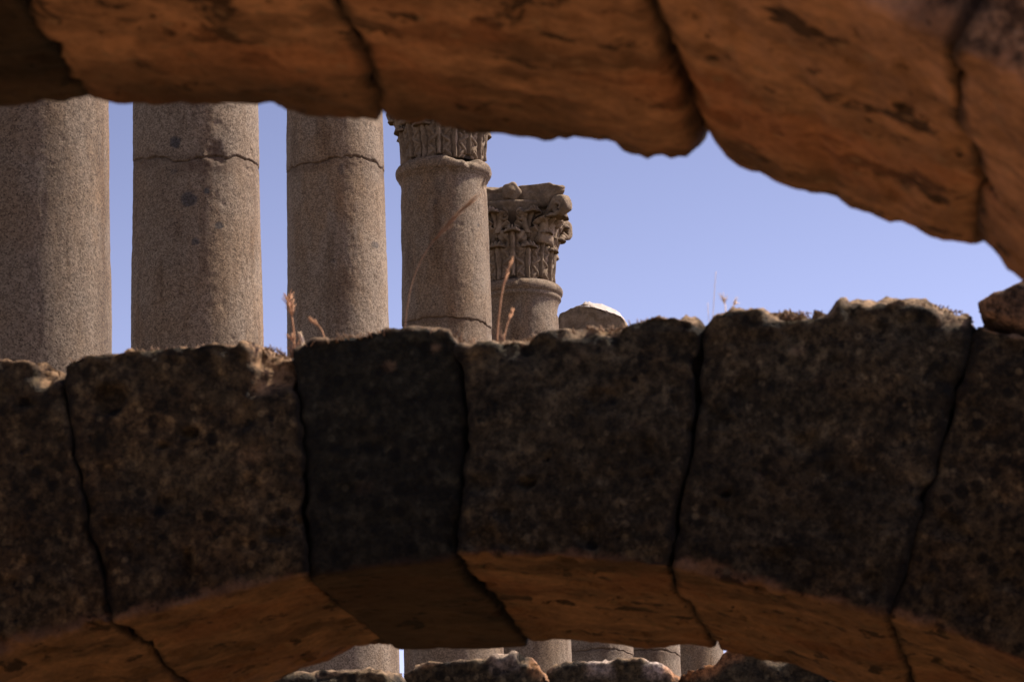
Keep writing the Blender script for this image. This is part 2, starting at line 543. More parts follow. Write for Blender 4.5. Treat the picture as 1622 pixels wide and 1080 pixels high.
def spandrel_map(sgn, y0, y1):
    def f(s, w_, t):
        z = t * (ZTOP - 0.035)
        inner = np.sqrt(np.clip(3.04 ** 2 - (z - ZCN) ** 2, 0, None))
        inner = np.where(z < ZCN, 3.04, inner)
        inner = np.maximum(inner, 1.45)
        ss = s if sgn > 0 else 1 - s
        x = XC + sgn * (inner * (1 - ss) + 3.75 * ss)
        return x, y0 + (y1 - y0) * w_, z
    return f

def jx(a):
    """front/back x of a radial joint at angle a, from soffit to the level top"""
    xb = XC + RAD * sin(a)
    xt = XC + (ZTOP - ZCN) * math.tan(a)
    return (xb, xt, xb, xt)

def outer_ring(parent, a_left, a_right, y0, y1, mat_pick, seed):
    k = seed
    for sgn, a in ((-1, a_left), (1, a_right)):
        a = abs(a)
        n = max(1, int(round((radians(88) - a) / radians(10))))
        st = (radians(88) - a) / n
        for i in range(n):
            lo, hi = a + i * st, a + (i + 1) * st
            aa = (lo, hi) if sgn > 0 else (-hi, -lo)
            block("voussoir", radial_map(aa[0], aa[1], y0, y1, 3.04), (RAD * st, y1 - y0, 0.48), mat_pick(k), parent, k, res=0.035, rnd=0.02)
            k += 1
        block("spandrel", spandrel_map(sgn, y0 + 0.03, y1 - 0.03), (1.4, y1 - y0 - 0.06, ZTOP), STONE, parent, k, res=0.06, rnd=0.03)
        k += 1
        # springer courses under the arch ends
        for c in range(2):
            z0, z1 = c * 0.37, c * 0.37 + 0.37
            def m(s, w_, t, z0=z0, z1=z1, sgn=sgn):
                xa, xb = XC + sgn * (RAD - 0.01), XC + sgn * 3.03
                if sgn < 0: xa, xb = xb, xa
                return xa + (xb - xa) * s, y0 + 0.01 + (y1 - y0 - 0.02) * w_, z0 + (z1 - z0) * t
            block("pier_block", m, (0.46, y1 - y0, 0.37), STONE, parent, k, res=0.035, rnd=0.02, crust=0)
            k += 1

# ================================================================== ARCH B (middle distance)
YB0, YB1 = 8.9, 9.87
archB = empty("stone_arch", (XC, 9.4, 0), "dark weathered middle arch with one blackened block and a sunlit crumbly top", "arch", "stone arches in a row")
topB = prof([(-60, 562), (0, 566), (60, 567), (84, 572), (94, 580), (108, 564), (130, 557), (171, 559), (207, 548), (270, 543), (342, 540), (425, 541), (446, 548),
             (457, 560), (464, 552), (487, 538), (518, 533), (543, 528), (608, 521), (678, 517), (719, 520), (733, 540), (748, 556), (764, 543), (796, 533),
             (866, 522), (903, 516), (925, 509), (952, 512), (978, 513), (1000, 503), (1037, 493), (1071, 499), (1102, 509), (1115, 518), (1124, 500), (1156, 487),
             (1219, 486), (1269, 480), (1311, 489), (1322, 482), (1329, 476), (1385, 475), (1424, 469), (1456, 473), (1491, 475), (1519, 483), (1544, 492), (1552, 512),
             (1570, 516), (1622, 532), (1700, 545), (1800, 530)], YB0)
tB = blend_prof(topB, lambda x: ZTOP + 0 * x)
def ztB(x, w_): return tB(x) - 0.012 * w_ + 0.012 * vnoise(np.stack([x * 9, w_ * 6, x * 0], 1), 3) * smooth(0.03, 0.25, w_)
botBf = blend_prof(prof([(-120, 1085), (0, 1032), (100, 1005), (180, 984), (300, 956), (400, 932), (490, 906), (600, 887), (720, 877), (860, 880), (1058, 900), (1250, 937), (1408, 975), (1520, 1008), (1622, 1050)], YB0), z_circle)
botBb = blend_prof(prof([(300, 1140), (430, 1082), (470, 1068), (520, 1050), (570, 1026), (612, 1016), (640, 1023), (740, 1020), (850, 1015), (1000, 1020), (1140, 1026), (1165, 1034), (1210, 1044), (1330, 1082), (1420, 1120)], YB1), z_circle)

def jpx(top, bot, Y0, dxb=0.0):
    a, b_ = on_plane(*bot, Y0), on_plane(*top, Y0)
    return (a[0], b_[0], a[0] + dxb, b_[0] + dxb)
JB = [jx(radians(-25.5)), jpx((93, 567), (180, 985), YB0), jpx((463, 548), (488, 905), YB0), jpx((736, 540), (719, 880), YB0),
      jpx((1112, 507), (1060, 900), YB0), jpx((1550, 500), (1409, 975), YB0), jx(radians(30.5))]
def pB(px, py): 
    q = on_plane(px, py, YB0); return q[0], q[2]
MM = 1.28e-3   # metres per photo pixel at arch B
dentsB = {1: [(*pB(172, 632), 34 * MM, 28 * MM, 0.030), (*pB(300, 684), 17 * MM, 9 * MM, 0.03), (*pB(435, 845), 22 * MM, 10 * MM, 0.02),
              (*pB(295, 890), 12 * MM, 26 * MM, 0.02), (*pB(255, 705), 12 * MM, 6 * MM, 0.02)],
          0: [(*pB(40, 640), 16 * MM, 8 * MM, 0.02), (*pB(70, 592), 16 * MM, 26 * MM, 0.03)],
          3: [(*pB(835, 764), 16 * MM, 8 * MM, 0.03), (*pB(865, 725), 6 * MM, 5 * MM, 0.02), (*pB(733, 698), 8 * MM, 14 * MM, 0.03)],
          4: [(*pB(1265, 492), 50 * MM, 14 * MM, 0.05), (*pB(1150, 780), 12 * MM, 5 * MM, 0.02), (*pB(1035, 785), 7 * MM, 7 * MM, 0.02)],
          5: []}
spotsB = {1: [(*pB(395, 720), 0.03, .25)], 2: [(*pB(614, 578), 0.020, .55), (*pB(687, 548), 0.014, .5), (*pB(575, 770), 0.03, .12)],
          4: [(*pB(1207, 750), 0.014, .35), (*pB(1262, 555), 0.016, .3), (*pB(1300, 605), 0.014, .3)]}
def sl(px0, px1, py0, py1, dep):
    a_, b_ = pB(px0, py0), pB(px1, py1)
    return (a_[0], b_[0], a_[1], b_[1], dep)
slopesB = {1: [sl(398, 470, 634, 548, 0.085)], 0: [sl(58, 92, 612, 572, 0.05)], 4: [sl(1222, 1312, 508, 484, 0.05), sl(1480, 1556, 520, 482, 0.05)],
           3: [sl(896, 925, 540, 512, 0.05)]}
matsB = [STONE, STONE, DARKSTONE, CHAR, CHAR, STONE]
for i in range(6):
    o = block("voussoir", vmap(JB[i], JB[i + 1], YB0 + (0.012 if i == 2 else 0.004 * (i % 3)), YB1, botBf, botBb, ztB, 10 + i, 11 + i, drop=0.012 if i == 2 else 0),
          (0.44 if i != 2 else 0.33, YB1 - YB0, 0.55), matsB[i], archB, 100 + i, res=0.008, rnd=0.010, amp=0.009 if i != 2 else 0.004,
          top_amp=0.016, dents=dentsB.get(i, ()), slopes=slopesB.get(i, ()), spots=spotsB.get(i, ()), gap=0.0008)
    if i == 2: o['label'] = "blackened smooth keystone block with a few pale lichen spots"
outer_ring(archB, radians(-25.5), radians(30.5), YB0, YB1, lambda k: STONE, 200)

# ================================================================== ARCH A (nearest, out of focus)
YA0, YA1 = 4.6, 5.6
archA = empty("stone_arch", (XC, 5.1, 0), "nearest blurred orange-brown stone arch seen from beneath, filling the top of the view", "arch", "stone arches in a row")
botAb = blend_prof(prof([(-120, 168), (0, 166), (30, 168), (70, 164), (110, 163), (138, 158), (150, 152), (185, 157), (215, 156), (240, 160), (262, 163), (285, 159), (310, 165), (345, 162),
             (380, 166), (410, 170), (450, 174), (500, 179), (550, 183), (598, 187), (612, 180), (640, 189), (700, 198), (770, 211), (800, 211), (850, 215), (900, 223), (950, 233), (985, 238),
             (1030, 249), (1060, 247), (1090, 244), (1108, 236), (1117, 222), (1126, 196), (1135, 222), (1147, 238), (1165, 252), (1215, 276), (1250, 293), (1290, 303), (1325, 302), (1350, 322), (1385, 333), (1430, 350), (1480, 370),
             (1515, 381), (1548, 380), (1570, 398), (1590, 422), (1622, 450), (1680, 500)], YA1), z_circle, 0.3)
def smoothed(fn, k=0.05):
    return lambda x: sum(fn(x + d * k) for d in (-2, -1, 0, 1, 2)) / 5 + 0.0
botAf = smoothed(botAb)
def jA(bk, fr):
    b_ = on_plane(*bk, YA1); f_ = on_plane(*fr, YA0)
    a = asin((b_[0] - XC) / RAD)
    ext = (ZTOP - z_circle(b_[0])) * math.tan(a)
    return (f_[0], f_[0] + ext, b_[0], b_[0] + ext)
JA = [jx(radians(-7.5)), jA((142, 155), (-80, -268)), jA((606, 185), (438, -232)), jA((1124, 215), (952, -196)), jA((1549, 382), (1503, 6)), jx(radians(40))]
ztA = lambda x, w_: ZTOP + 0 * x
for i in range(5):
    o = block("voussoir", vmap(JA[i], JA[i + 1], YA0, YA1, botAf, botAb, ztA, 30 + i, 31 + i, drop=0.001 if i == 0 else 0.007),
          (0.42, YA1 - YA0, 0.55), DARKSTONE if i == 0 else TOPSTONE, archA, 300 + i, res=0.010, rnd=0.012, amp=0.007, gap=-0.003, seam=0.8, rough=1.0, back_dark=(0, .8, .75, .35, .5)[i])
    if i == 0: o['label'] = "blackened block in the top left corner"
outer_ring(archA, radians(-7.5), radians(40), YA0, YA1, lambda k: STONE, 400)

# ================================================================== ARCH C (beyond, only its crown seen under arch B)
YC0, YC1 = 13.0, 13.95
archC = empty("stone_arch", (XC, 13.4, 0), "farther dark stone arch, its rough sunlit top showing beneath the middle arch", "arch", "stone arches in a row")
topC = prof([(380, 1064), (420, 1062), (455, 1064), (480, 1061), (520, 1054), (560, 1051), (605, 1053), (626, 1062), (640, 1058), (660, 1046), (700, 1042), (750, 1041), (800, 1038), (832, 1037), (850, 1047),
             (862, 1064), (876, 1054), (900, 1046), (950, 1042), (1000, 1041), (1050, 1046), (1068, 1062), (1085, 1058), (1105, 1048), (1134, 1042), (1143, 1028), (1150, 1022), (1190, 1020), (1210, 1030),
             (1300, 1042), (1400, 1035)], YC0)
tC = blend_prof(topC, lambda x: ZTOP - 0.03 + 0 * x)
def ztC(x, w_): return tC(x) - 0.01 * w_
def jC(px, py):
    q = on_plane(px, py, YC0)[0]
    a = math.atan((q - XC) / (ZTOP - ZCN))
    return jx(a)
JC = [jx(radians(-28)), jC(629, 1060), jC(863, 1062), jC(1072, 1062), jC(1330, 1040), jx(radians(12))]
def pC(px): return on_plane(px, 1045, YC0)[0]
limeC = {1: [(pC(800), 3.8, .05, .3)], 2: [(pC(950), 3.8, .05, .6), (pC(1040), 3.8, .05, .9)], 3: []}
rustC = {2: [(pC(1066), 3.8, .04, .7)], 3: [(pC(1110), 3.8, .09, .9), (pC(1150), 3.8, .08, .6)], 1: [(pC(850), 3.8, .03, .5)]}
jj = JC
for i in range(5):
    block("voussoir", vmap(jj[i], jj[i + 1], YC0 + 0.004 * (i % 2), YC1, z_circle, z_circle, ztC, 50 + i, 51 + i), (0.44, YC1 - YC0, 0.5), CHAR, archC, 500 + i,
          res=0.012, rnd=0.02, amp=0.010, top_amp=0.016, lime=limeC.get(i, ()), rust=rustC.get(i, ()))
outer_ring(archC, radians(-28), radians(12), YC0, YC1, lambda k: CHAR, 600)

# loose rock lying on arch B at the right
def loose_rock():
    a = on_plane(1545, 490, YB0); 
    x0, x1 = a[0], a[0] + 0.42
    def m(s, w_, t):
        x = x0 + (x1 - x0) * s
        zb = tB(x) + 0.012 + 0.012 * (1 - smooth(0, .35, s)) 
        zt_ = 3.785 + 0.085 * smooth(-0.12, 0.5, s) - 0.02 * smooth(.6, 1, s)
        return x, YB0 - 0.02 + 0.34 * w_ + 0.03 * (1 - s), zb * (1 - t) + zt_ * t
    V0 = (x0 + 0.2, YB0 + 0.15, 3.77)
    o = block("loose_rock", m, (0.42, 0.34, 0.11), TOPSTONE, None, 71, res=0.009, rnd=0.03, amp=0.014, top_amp=0.012, patina=0.15, crust=0.6)
    me = o.data
    me.transform(Matrix.Translation(-Vector(V0)))
    o.location = V0
    tag(o, "reddish loose rock lying on top of the middle arch at the right edge", "rock")
loose_rock()

# ================================================================== COLUMNS
Z_SHAFT_TOP = None
def diam(z):
    """shaft diameter by height"""
    return np.interp(z, [4.2, 6.5, 9.0, 12.3], [0.92, 0.895, 0.825, 0.745])

def place(px, wpx, py):
    D = 0.8
    for _ in range(20):
        d = F * D / wpx
        p = EYE + ray(px, py) * d
        D = float(diam(p[2]))
    return p[0], p[1], D, d

def surf(col, px, py):
    """pixel -> (angle, z) on the column's near surface"""
    x, y = col[0], col[1]
    r = ray(px, py)
    R = col[2] / 2
    for _ in range(6):
        a = r[0] ** 2 + r[1] ** 2
        b_ = -2 * (r[0] * x + r[1] * y)
        c = x * x + y * y - R * R
        disc = max(0.0, b_ * b_ - 4 * a * c)
        t = (-b_ - sqrt(disc)) / (2 * a)
        p = EYE + r * t
        R = float(diam(p[2])) / 2
    return atan2(p[1] - y, p[0] - x), p[2]

COLS = [  # px, width px, at py
    (48, 252, 350), (311.5, 204.5, 400), (533.5, 157.5, 400), (705.5, 138, 400), (823.5, 121, 500), (944, 118, 1030), (1025, 104, 1030), (1099, 93, 1030)]
C_ = [place(*c) for c in COLS]
zt4 = surf(C_[3], 700, 246)[1]
zt5 = surf(C_[4], 822, 440)[1]
print("shaft tops", zt4, zt5, [tuple(round(float(v), 2) for v in c) for c in C_])
ZT = [zt4] * 3 + [zt4, zt5, zt5, zt5, zt5]
CRACK = {1: [(209, 257), (225, 252), (250, 251), (290, 255), (320, 251), (345, 246), (360, 251), (378, 247), (395, 255), (409, 262)],
         2: [(455, 273), (470, 263), (500, 257), (540, 250), (560, 247), (585, 254), (606, 267)],
         3: [(638, 515), (660, 507), (700, 503), (740, 505), (777, 520)],
         5: [(890, 1036), (930, 1029), (959, 1026), (985, 1030), (1002, 1037)],
         6: [(985, 1032), (1040, 1029), (1062, 1032), (1077, 1040)]}
BLOTS = {1: [(278, 225, 9, 10, .8), (299, 315, 13, 13, .75), (327, 303, 6, 5, .8), (347, 358, 8, 7, .7), (310, 383, 7, 6, .7), (219, 455, 5, 6, .4), (276, 272, 6, 5, .4)],
         2: [(595, 388, 12, 6, .55), (541, 268, 6, 9, .35), (528, 413, 4, 4, .4)],
         3: [(757, 357, 3, 3, .6), (690, 320, 3, 4, .4)],
         4: [(846, 476, 3, 3, .7)],
         0: [(95, 300, 5, 5, .3), (75, 420, 4, 4, .3)]}
TOPZ_MOULD = 0.30

def make_shaft(i, root):
    x, y, D, d = C_[i]
    ztop = ZT[i]
    z0 = ZC + 0.38
    # vertical rings
    vis_lo, vis_hi = {0: (8, 11.5), 1: (8, 11.5), 2: (8, 11.5), 3: (9, ztop), 4: (10, ztop)}.get(i, (8, 10.5))
    zs = list(np.arange(z0, ztop - 0.3, 0.05))
    fine = 0.02 if i > 4 else 0.012
    zs = [z for z in zs if z < vis_lo or z > vis_hi] + list(np.arange(vis_lo, min(vis_hi, ztop - 0.3), fine))
    nseg = 224
    th = np.arange(nseg) / nseg * 2 * pi
    cz = None
    if i in CRACK:
        pts = [surf(C_[i], *p) for p in CRACK[i]]
        fa = atan2(EYE[1] - y, EYE[0] - x)      # facing angle
        rel = np.array([(a - fa + pi) % (2 * pi) - pi for a, _ in pts])
        zz = np.array([z for _, z in pts])
        o_ = np.argsort(rel)
        relth = (th - fa + pi) % (2 * pi) - pi
        cz = np.interp(relth, rel[o_], zz[o_])
        cz += 0.010 * vnoise(np.stack([relth * 9, relth * 0, relth * 0], 1), i) + 0.005 * vnoise(np.stack([relth * 30, relth * 0, relth * 0], 1), i + 5)
        lo, hi = cz.min() - 0.04, cz.max() + 0.04
        zs = [z for z in zs if z < lo or z > hi] + list(np.arange(lo, hi, 0.0045))
    zs = sorted(zs)
    # base flare and top mouldings: (z offset from top, radius add)
    top = [(-0.30, .0, 1), (-0.27, .002, 1), (-0.24, .006, 1), (-0.215, .013, 1), (-0.195, .022, 1), (-0.19, .028, 1), (-0.165, .030, 1), (-0.16, .036, 1), (-0.15, .046, 1), (-0.13, .054, 1),
           (-0.105, .057, 1), (-0.08, .056, 1), (-0.055, .050, 1), (-0.035, .040, 1), (-0.02, .030, 1), (-0.005, .012, 1), (0.0, -.01, 1)] if i != 4 else \
          [(-0.30, .0, 1), (-0.24, .004, 1), (-0.20, .010, 1), (-0.175, .018, 1), (-0.16, .026, 1), (-0.155, .034, 1), (-0.125, .036, 1), (-0.12, .030, 1), (-0.115, .030, 1), (-0.105, .044, 1),
           (-0.09, .053, 1), (-0.07, .056, 1), (-0.05, .053, 1), (-0.03, .042, 1), (-0.012, .026, 1), (0.0, .0, 1)]
    rows = [(z, float(diam(z)) / 2, 0) for z in zs if z < ztop - 0.31] + [(ztop + a, float(diam(ztop)) / 2 + b_, 1) for a, b_, _ in [(q[0] * (.72 if i == 3 else 1), q[1] * (.85 if i == 3 else 1), 1) for q in top]]
    Z = np.array([r[0] for r in rows]); R = np.array([r[1] for r in rows]); TP = np.array([r[2] for r in rows])
    TH, ZZ = np.meshgrid(th, Z)
    RR = np.repeat(R[:, None], nseg, 1)
    P = np.stack([x + RR * np.cos(TH), y + RR * np.sin(TH), ZZ], -1).reshape(-1, 3)
    h = 0.006 * fbm(P + i * 5, 3, 3, i) + 0.0022 * fbm(P + i, 30, 3, 10 + i) - 0.005 * smooth(0.45, 0.7, fbm(P + i, 22, 2, 30 + i))
    # chipped collar
    tpv = np.repeat(TP[:, None], nseg, 1).ravel()
    h -= tpv * 0.040 * smooth(0.12, 0.55, fbm(P + i * 3, 5, 3, 40 + i)) * (1.0 if i == 3 else 0.45)
    if i == 3:
        a0, z_ = surf(C_[3], 735, 252)
        da = (TH.ravel() - a0 + pi) % (2 * pi) - pi
        dn_ = smooth(0.5, 0.1, np.abs(da)) * smooth(ztop - 0.10, ztop - 0.0, P[:, 2])
        P[:, 2] -= 0.05 * dn_ * (0.5 + 0.5 * fbm(P, 14, 3, 2)); 
    stain = np.zeros(len(P)); blot = np.zeros(len(P))
    if cz is not None:
        dz = ZZ.ravel() - np.tile(cz, len(Z))
        wv_ = smooth(-0.2, 0.7, fbm(P * np.array([1, 1, .3]), 9, 3, 60 + i))
        wcr = 0.0035 + 0.009 * wv_
        h -= 0.018 * np.exp(-(dz / wcr) ** 2)
        h += np.where(dz > 0, 0.0035, 0)
        h -= 0.008 * smooth(0.05, 0.0, np.abs(dz)) * smooth(0.15, 0.6, fbm(P, 20, 3, 65 + i))
        stain = np.maximum(stain, (0.55 + 0.3 * fbm(P, 12, 2, 8)) * np.exp(-(dz / 0.010) ** 2))
        stain = np.maximum(stain, 0.35 * smooth(0.10, 0.0, np.abs(dz + 0.02) + 0.05 * fbm(P, 9, 3, 3)))
        if i == 1:
            a0, z1 = surf(C_[1], 340, 243)
            da = ((TH.ravel() - a0 + pi) % (2 * pi) - pi) * D / 2
            e = (np.abs(da / 0.085) ** 3 + np.abs((P[:, 2] - z1) / 0.085) ** 3) ** (1/3) + 0.7 * fbm(P, 18, 4, 6)
            dent = smooth(1.05, 0.5, e)
            h -= 0.012 * dent
            stain = np.maximum(stain, 0.62 * dent)
            a0, z1 = surf(C_[1], 320, 260)
            da = ((TH.ravel() - a0 + pi) % (2 * pi) - pi) * D / 2
            e = np.hypot(da / 0.27, (P[:, 2] - z1) / 0.10) + 0.5 * fbm(P, 10, 3, 7)
            stain = np.maximum(stain, 0.55 * smooth(1.0, 0.3, e))
        below = smooth(0.0, -0.05, dz) * smooth(-0.9, 0.0, dz)
        stain = np.maximum(stain, 0.22 * below * smooth(0.0, 0.6, fbm(P * np.array([1, 1, .15]), 7, 3, 9) + .2))
    for (px, py, rx, ry, a_) in BLOTS.get(i, ()):
        a0, z1 = surf(C_[i], px, py)
        mpp = d / F
        da = ((TH.ravel() - a0 + pi) % (2 * pi) - pi) * D / 2
        e = np.hypot(da / (rx * mpp), (P[:, 2] - z1) / (ry * mpp)) + 0.35 * fbm(P, 25, 2, 12)
        blot = np.maximum(blot, a_ * smooth(1.15, 0.75, e))
    P[:, 0] += np.cos(TH.ravel()) * h
    P[:, 1] += np.sin(TH.ravel()) * h
    nr = len(Z)
    Fs = []
    for j in range(nr - 1):
        for k in range(nseg):
            k2 = (k + 1) % nseg
            Fs.append((j * nseg + k, j * nseg + k2, (j + 1) * nseg + k2, (j + 1) * nseg + k))
    P = np.vstack([P, [[x, y, ztop + 0.0]]])
    c = len(P) - 1
    for k in range(nseg): Fs.append(((nr - 1) * nseg + k, (nr - 1) * nseg + (k + 1) % nseg, c))
    stain = np.append(stain, 0); blot = np.append(blot, 0)
    tone = np.full(len(P), {0: .80, 1: .98, 2: 1.08, 3: .99, 4: .96}.get(i, 1.0))
    return build("shaft", P, Fs, GRANITE, root, attrs=dict(stain=stain, blot=blot, tone=tone))

def lathe(profile, nseg, cx, cy, cz, seed, amp, sc=8):
    th = np.arange(nseg) / nseg * 2 * pi
    V = []
    for (z, r) in profile:
        for t in th: V.append((cx + r * cos(t), cy + r * sin(t), cz + z))
    V = np.array(V)
    h = amp * fbm(V, sc, 3, seed)
    ang = np.tile(th, len(profile))
    V[:, 0] += np.cos(ang) * h; V[:, 1] += np.sin(ang) * h
    Fs = []
    for j in range(len(profile) - 1):
        for k in range(nseg):
            k2 = (k + 1) % nseg
            Fs.append((j * nseg + k, j * nseg + k2, (j + 1) * nseg + k2, (j + 1) * nseg + k))
    return V, Fs

def make_base(i, root):
    x, y = C_[i][:2]
    R = 0.46
    V, Fs = lathe([(0.14, R + .16), (0.16, R + .19), (0.19, R + .20), (0.22, R + .19), (0.25, R + .15), (0.27, R + .11), (0.29, R + .10), (0.31, R + .11), (0.33, R + .13), (0.36, R + .12), (0.38, R + .06), (0.40, R)], 64, x, y, ZC, i, 0.012)
    def m(s, w_, t): return x - .68 + 1.36 * s, y - .68 + 1.36 * w_, ZC - 0.02 + 0.17 * t
    build("base", V, Fs, MARBLE, root)
    o = block("plinth", m, (1.36, 1.36, .17), MARBLE, root, 900 + i, res=0.05, rnd=0.015)

# ---------------- Corinthian capital (local coordinates, z = 0 on the shaft, about 0.87 high)
CAPH = 0.87
def rbell(z):
    return np.interp(z, [0, .1, .3, .5, .62, .70], [.335, .335, .345, .375, .42, .455])

def leaf(phi, H, W, z0, c, lean, seed):
    nu, nv = 40, 64
    u = np.linspace(-1, 1, nu + 1)[None, :].repeat(nv + 1, 0)
    v = np.linspace(0, 1, nv + 1)[:, None].repeat(nu + 1, 1)
    vb = 0.74
    vv = np.minimum(v / vb, 1)
    zb = z0 + H * vv
    be = np.clip((v - vb) / (1 - vb), 0, 1) * radians(112)
    # edges curl later and droop less than the midrib
    cc = c * (1 - 0.25 * u * u)
    rad = rbell(zb) + 0.022 + lean * vv ** 2 + cc * (1 - np.cos(be))
    z = zb + cc * np.sin(be)
    NL = 3.4
    ph = NL * v + 0.15
    lob = (0.5 + 0.5 * np.cos(2 * pi * ph)) ** 3
    half = W * (0.70 + 0.42 * np.sin(pi * np.minimum(v, .85) * .95)) * np.where(v > vb, 1 - 0.55 * ((v - vb) / (1 - vb)) ** 1.2, 1)
    half = half * (1 - 0.22 * lob * smooth(0.02, 0.1, v))
    au = np.abs(u)
    rib = 0.026 * np.exp(-(u / .10) ** 2) * (1 - .3 * v) - 0.016 * np.exp(-((au - .22) / .07) ** 2)
    # ribs rising from the midrib and fanning outwards, three fingers to a lobe
    q = ph - 0.95 * au
    vein = 0.007 * np.cos(2 * pi * q * 2) * smooth(.18, .45, au) + 0.006 * np.cos(2 * pi * q) * smooth(.15, .5, au)
    edge = -0.022 * au ** 3
    eye = 0.045 * np.exp(-((au - .60) / .13) ** 2) * np.clip(np.cos(2 * pi * (ph - .08)), 0, 1) ** 5 * (v < .8)
    rel = rib + vein + edge - eye
    fl = np.where(v > vb, np.cos(be), 1)
    rad2 = rad + rel * fl
    z2 = z + np.where(v > vb, np.sin(be) * rel, 0)
    a = phi + u * half / rad
    V1 = np.stack([rad2 * np.cos(a), rad2 * np.sin(a), z2], -1).reshape(-1, 3)
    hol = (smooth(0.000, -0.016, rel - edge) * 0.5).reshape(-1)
    # back skin
    rad3 = rad - 0.045 * np.where(v > vb, np.cos(be) * .8, 1)
    z3 = z - np.where(v > vb, np.sin(be) * 0.042, 0)
    V2 = np.stack([rad3 * np.cos(a), rad3 * np.sin(a), z3], -1).reshape(-1, 3)
    n1 = (nu + 1) * (nv + 1)
    V = np.vstack([V1, V2])
    V += 0.009 * np.stack([fbm(V + seed, 9, 4, seed + k) for k in range(3)], 1)
    Fs = []
    for j in range(nv):
        for i in range(nu):
            a_, b_ = j * (nu + 1) + i, j * (nu + 1) + i + 1
            c_, d_ = b_ + nu + 1, a_ + nu + 1
            Fs.append((a_, b_, c_, d_)); Fs.append((a_ + n1, d_ + n1, c_ + n1, b_ + n1))
    for j in range(nv):
        for i in (0, nu):
            a_, d_ = j * (nu + 1) + i, (j + 1) * (nu + 1) + i
            Fs.append((a_, d_, d_ + n1, a_ + n1) if i == 0 else (a_, a_ + n1, d_ + n1, d_))
    for i in range(nu):
        for j in (0, nv):
            a_, b_ = j * (nu + 1) + i, j * (nu + 1) + i + 1
            Fs.append((a_, a_ + n1, b_ + n1, b_) if j == 0 else (a_, b_, b_ + n1, a_ + n1))
    return V, Fs, np.concatenate([hol, np.full(n1, .3)])

def sweep(path, widths, phi, seed, amp=0.022):
    """path in the (radius, z) plane at angle phi; widths (in plane, tangential)"""
    path = np.array(path); n = len(path); m = 14
    T = np.gradient(path, axis=0); T /= np.linalg.norm(T, axis=1, keepdims=True)
    N = np.stack([-T[:, 1], T[:, 0]], 1)
    V = []
    for k in range(n):
        for j in range(m):
            a = 2 * pi * j / m
            ca = np.sign(cos(a)) * abs(cos(a)) ** .7; sa = np.sign(sin(a)) * abs(sin(a)) ** .7
            p = path[k] + N[k] * ca * widths[k][0]
            q = sa * widths[k][1]
            V.append((p[0] * cos(phi) - q * sin(phi), p[0] * sin(phi) + q * cos(phi), p[1]))
    Fs = []
    for k in range(n - 1):
        for j in range(m):
            j2 = (j + 1) % m
            Fs.append((k * m + j, k * m + j2, (k + 1) * m + j2, (k + 1) * m + j))
    Fs.append(tuple(range(m))[::-1]); Fs.append(tuple((n - 1) * m + j for j in range(m)))
    V = np.array(V)
    V += amp * np.stack([fbm(V + seed, 14, 3, seed + k) for k in range(3)], 1)
    return V, Fs

def corner_volute(phi, seed):
    # stalk rising from between the leaves, curling under the abacus corner
    p, wd = [], []
    for t in np.linspace(0, 1, 16):
        p.append((.40 + .235 * t ** 1.5, .34 + .375 * t ** .8)); wd.append((.040, .10 - .03 * t))
    cx, cz_ = p[-1][0] - 0.0, p[-1][1] - .075
    for a in np.linspace(radians(80), radians(-420), 34):
        k = (radians(80) - a) / radians(500)
        r = .074 - .05 * k
        p.append((cx + .01 + r * cos(a), cz_ + r * sin(a))); wd.append((.034 - .012 * k, .062 + .008 * k))
    return sweep(p, wd, phi, seed)

def helix_scroll(phi, side, seed):
    """inner scroll pair beneath the fleuron: a tube laid on the bell"""
    pts = []
    for t in np.linspace(0, 1, 12):
        pts.append((phi + side * (.36 - .18 * t), .42 + .21 * t))
    ax, az = pts[-1]
    for a in np.linspace(radians(90), radians(-380), 26):
        k = (radians(90) - a) / radians(470)
        r = .052 - .036 * k
        pts.append((ax - side * (r * cos(a)) / .45, az - .052 + r * sin(a)))
    m = 8; V = []
    for k, (a, z) in enumerate(pts):
        rr = float(rbell(z)) + .03
        for j in range(m):
            b_ = 2 * pi * j / m
            if k < 11: off_r, off_z, off_a = .032 * cos(b_), 0, .03 * sin(b_) / rr
            else: off_r, off_z, off_a = .032 * cos(b_), .018 * sin(b_), 0
            V.append(((rr + off_r) * cos(a + off_a), (rr + off_r) * sin(a + off_a), z + off_z))
    Fs = [(k * m + j, k * m + (j + 1) % m, (k + 1) * m + (j + 1) % m, (k + 1) * m + j) for k in range(len(pts) - 1) for j in range(m)]
    V = np.array(V)
    V += 0.006 * np.stack([fbm(V + seed, 14, 3, seed + k) for k in range(3)], 1)
    return V, Fs

